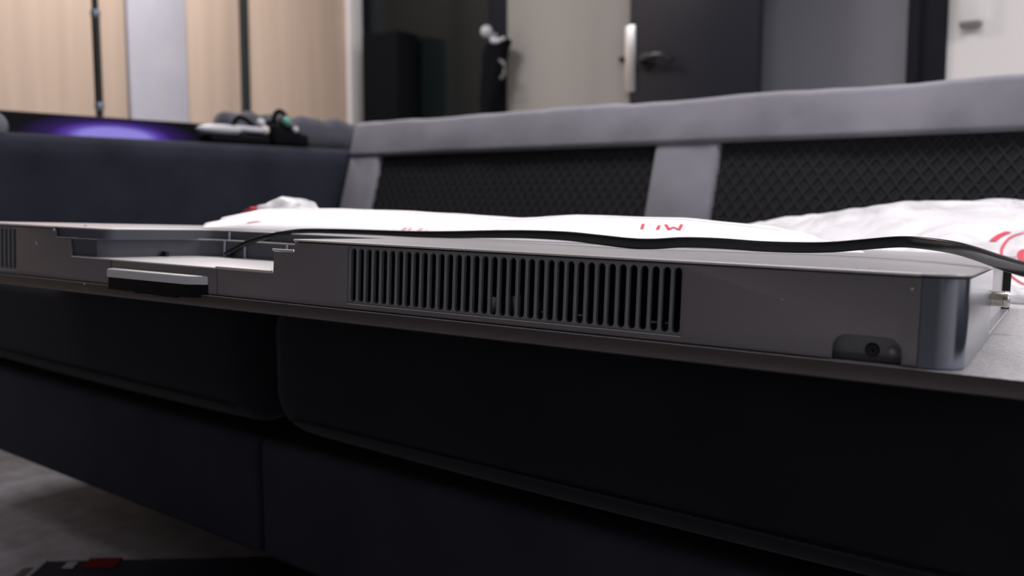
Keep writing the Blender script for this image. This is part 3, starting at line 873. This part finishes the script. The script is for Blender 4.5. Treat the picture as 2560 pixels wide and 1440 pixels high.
GE = empty('camera_gear', (-1.84, 1.40, .668), 'black camera with strap loops and a teal glint lying on the sofa arm', 'camera')
GINV = Matrix.Translation(-Vector(GE.location))
bd = bx(-1.885, -1.812, 1.362, 1.446, .668, .720, bev=.012, seg=3); box(bd, -1.88, -1.82, 1.385, 1.418, .712, .732, .006, 2); box(bd, -1.86, -1.815, 1.425, 1.468, .668, .700, .008, 2); box(bd, -1.895, -1.85, 1.335, 1.380, .668, .708, .010, 2)
under('camera_body', bd, M_velvet, GE, GINV, angle=50)
ln = bmesh.new(); lathe(ln, [(.017, 0), (.019, .012), (.016, .024), (.012, .022)], (.9, -.1, .45), (-1.835, 1.402, .716), 20)
under('lens_barrel', ln, M_black, GE, GINV, angle=40)
lg = bmesh.new(); bmesh.ops.create_uvsphere(lg, u_segments=16, v_segments=10, radius=.0125, matrix=Matrix.Translation((-1.815, 1.400, .7265)))
setp(under('lens_glass', lg, M_teal, GE, GINV, angle=80), 'lens glass coloured as a teal glint')
for pts in ([(-1.85, 1.385, .72), (-1.85, 1.396, .748), (-1.845, 1.410, .752), (-1.84, 1.422, .735), (-1.84, 1.43, .71)],
            [(-1.88, 1.37, .70), (-1.89, 1.345, .728), (-1.89, 1.320, .735), (-1.89, 1.305, .715), (-1.885, 1.33, .690)],
            [(-1.84, 1.43, .70), (-1.835, 1.452, .694), (-1.83, 1.475, .676)]):
    s = bmesh.new(); sweep(s, catmull(pts, 5), rrect(.012, .004, .0015, 2), up=Vector((1, 0, .2))); under('strap', s, M_velvet, GE, GINV, angle=50)
rg = bmesh.new(); bmesh.ops.create_uvsphere(rg, u_segments=12, v_segments=8, radius=.0085, matrix=Matrix.Translation((-1.812, 1.424, .7085)))
under('strap_ring', rg, M_greyp, GE, GINV, angle=80)
rg = bmesh.new(); bmesh.ops.create_uvsphere(rg, u_segments=12, v_segments=8, radius=.011, matrix=Matrix.Translation((-1.85, 1.352, .722)))
under('side_dial', rg, M_greyp, GE, GINV, angle=80)

# slim stand in front of the oak wall
PO = empty('light_stand', (-3.0, 1.555, 0), 'slim black stand pole with pale collars before the oak wall', 'stand')
for z0, z1, r in ((0.06, .85, .0115), (.85, 1.15, .0130), (1.15, 1.95, .0105)):
    obj('pole_section', lathe(bmesh.new(), [(r, z0), (r, z1)], n=16), M_black, PO)
for z in (.845, 1.145):
    obj('collar', lathe(bmesh.new(), [(.0135, z - .012), (.0155, z - .006), (.0155, z + .006), (.0135, z + .012)], n=16), mat('collar_steel', (.22, .27, .33), .3, .6), PO)
for a in (30, 150, 270):
    s = bmesh.new(); sweep(s, [Vector((0, 0, .35)), Vector((.32 * math.cos(math.radians(a)), .32 * math.sin(math.radians(a)), .01))], circ(.009, 8)); obj('leg', s, M_black, PO)

# tall black cabinet before the dark glass
TB = empty('black_cabinet', (-3.665, 3.52, 0), 'tall plain black cabinet standing before the dark glass door', 'cabinet')
obj('cabinet_body', bx(-.135, .135, -.08, .08, .03, 1.41, bev=.01), M_velvet, TB)
obj('cabinet_plinth', bx(-.12, .12, -.07, .07, 0, .03), M_black, TB, smooth=False)

# dark garment hanging from a pale hook on the black frame
GA = empty('hanging_jacket', (-2.93, 3.56, .9), 'black garment hanging from a pale hook beside the beige wall', 'jacket')
ga = bmesh.new()
prof = [(.78, -3.01, -2.955), (.92, -3.02, -2.945), (1.0, -3.02, -2.925), (1.08, -3.02, -2.895), (1.18, -3.01, -2.872), (1.25, -3.01, -2.855), (1.285, -2.99, -2.835), (1.300, -2.96, -2.84), (1.31, -2.94, -2.87)]
rings = []
for z, a, b in prof:
    c0 = (a + b) / 2; hw = (b - a) / 2
    rings.append([ga.verts.new((c0 + 2.93 + hw * math.cos(t_) * (1 + .06 * math.sin(5 * t_)), .035 * math.sin(t_) - .04, z - .9)) for t_ in [2 * math.pi * i / 20 for i in range(20)]])
for p, q in zip(rings, rings[1:]):
    for i in range(20): ga.faces.new((p[i], p[(i + 1) % 20], q[(i + 1) % 20], q[i]))
ga.faces.new(rings[0]); ga.faces.new(rings[-1])
obj('cloth', ga, M_velvet, GA, angle=70)
hk = bmesh.new(); bmesh.ops.create_uvsphere(hk, u_segments=16, v_segments=10, radius=.030, matrix=Matrix.Translation((-.025, -.075, .445)))
sweep(hk, catmull([(-.02, -.02, .43), (.01, -.07, .40), (.045, -.06, .395), (.07, -.05, .40)], 4), circ(.016, 8))
setp(obj('hook', hk, M_greyp, GA, angle=70), 'pale rounded hook')
lo = bmesh.new(); sweep(lo, catmull([(.055, -.07, .30), (.085, -.075, .28), (.085, -.075, .235), (.06, -.07, .215)], 4), circ(.009, 8))
obj('belt_loop', lo, mat('loop_grey', (.16, .155, .15), .6), GA, angle=70)

# wall unit on the white stretch
WU = empty('wall_box', (-.80, 3.54, 1.24), 'small white wall-mounted box on the white wall', 'wall unit')
obj('housing', bx(-.034, .038, -.045, 0, -.095, .11, bev=.006), mat('box_white', (.74, .72, .71), .6), WU)
obj('box_shadow_strip', bx(-.032, .034, -.040, 0, -.110, -.096, bev=.003), mat('box_shadow_grey', (.20, .19, .185), .6), WU)  # dark strip standing for the shadow the box casts below it

# navy carton under the front of the sofa
BXE = empty('navy_carton', (-1.086, .549, 0), 'dark navy carton with a red label on the carpet under the sofa', 'box', rot=(0, 0, math.radians(42)))
obj('carton_body', bx(-.122, .30, -.10, .10, 0, .060, bev=.004), M_navy, BXE)
obj('grey_end', bx(-.150, -.122, -.095, .095, 0, .055, bev=.006), M_shoegrey, BXE)
obj('pale_band', bx(-.125, -.118, -.101, .101, 0, .061, bev=.001, seg=1), M_greyp, BXE)
obj('red_label', bx(-.063, -.020, .070, .1015, .052, .0612), M_redlab, BXE, smooth=False)
obj('pale_mark', bx(-.088, -.074, .070, .090, .058, .0612), M_greyp, BXE, smooth=False)
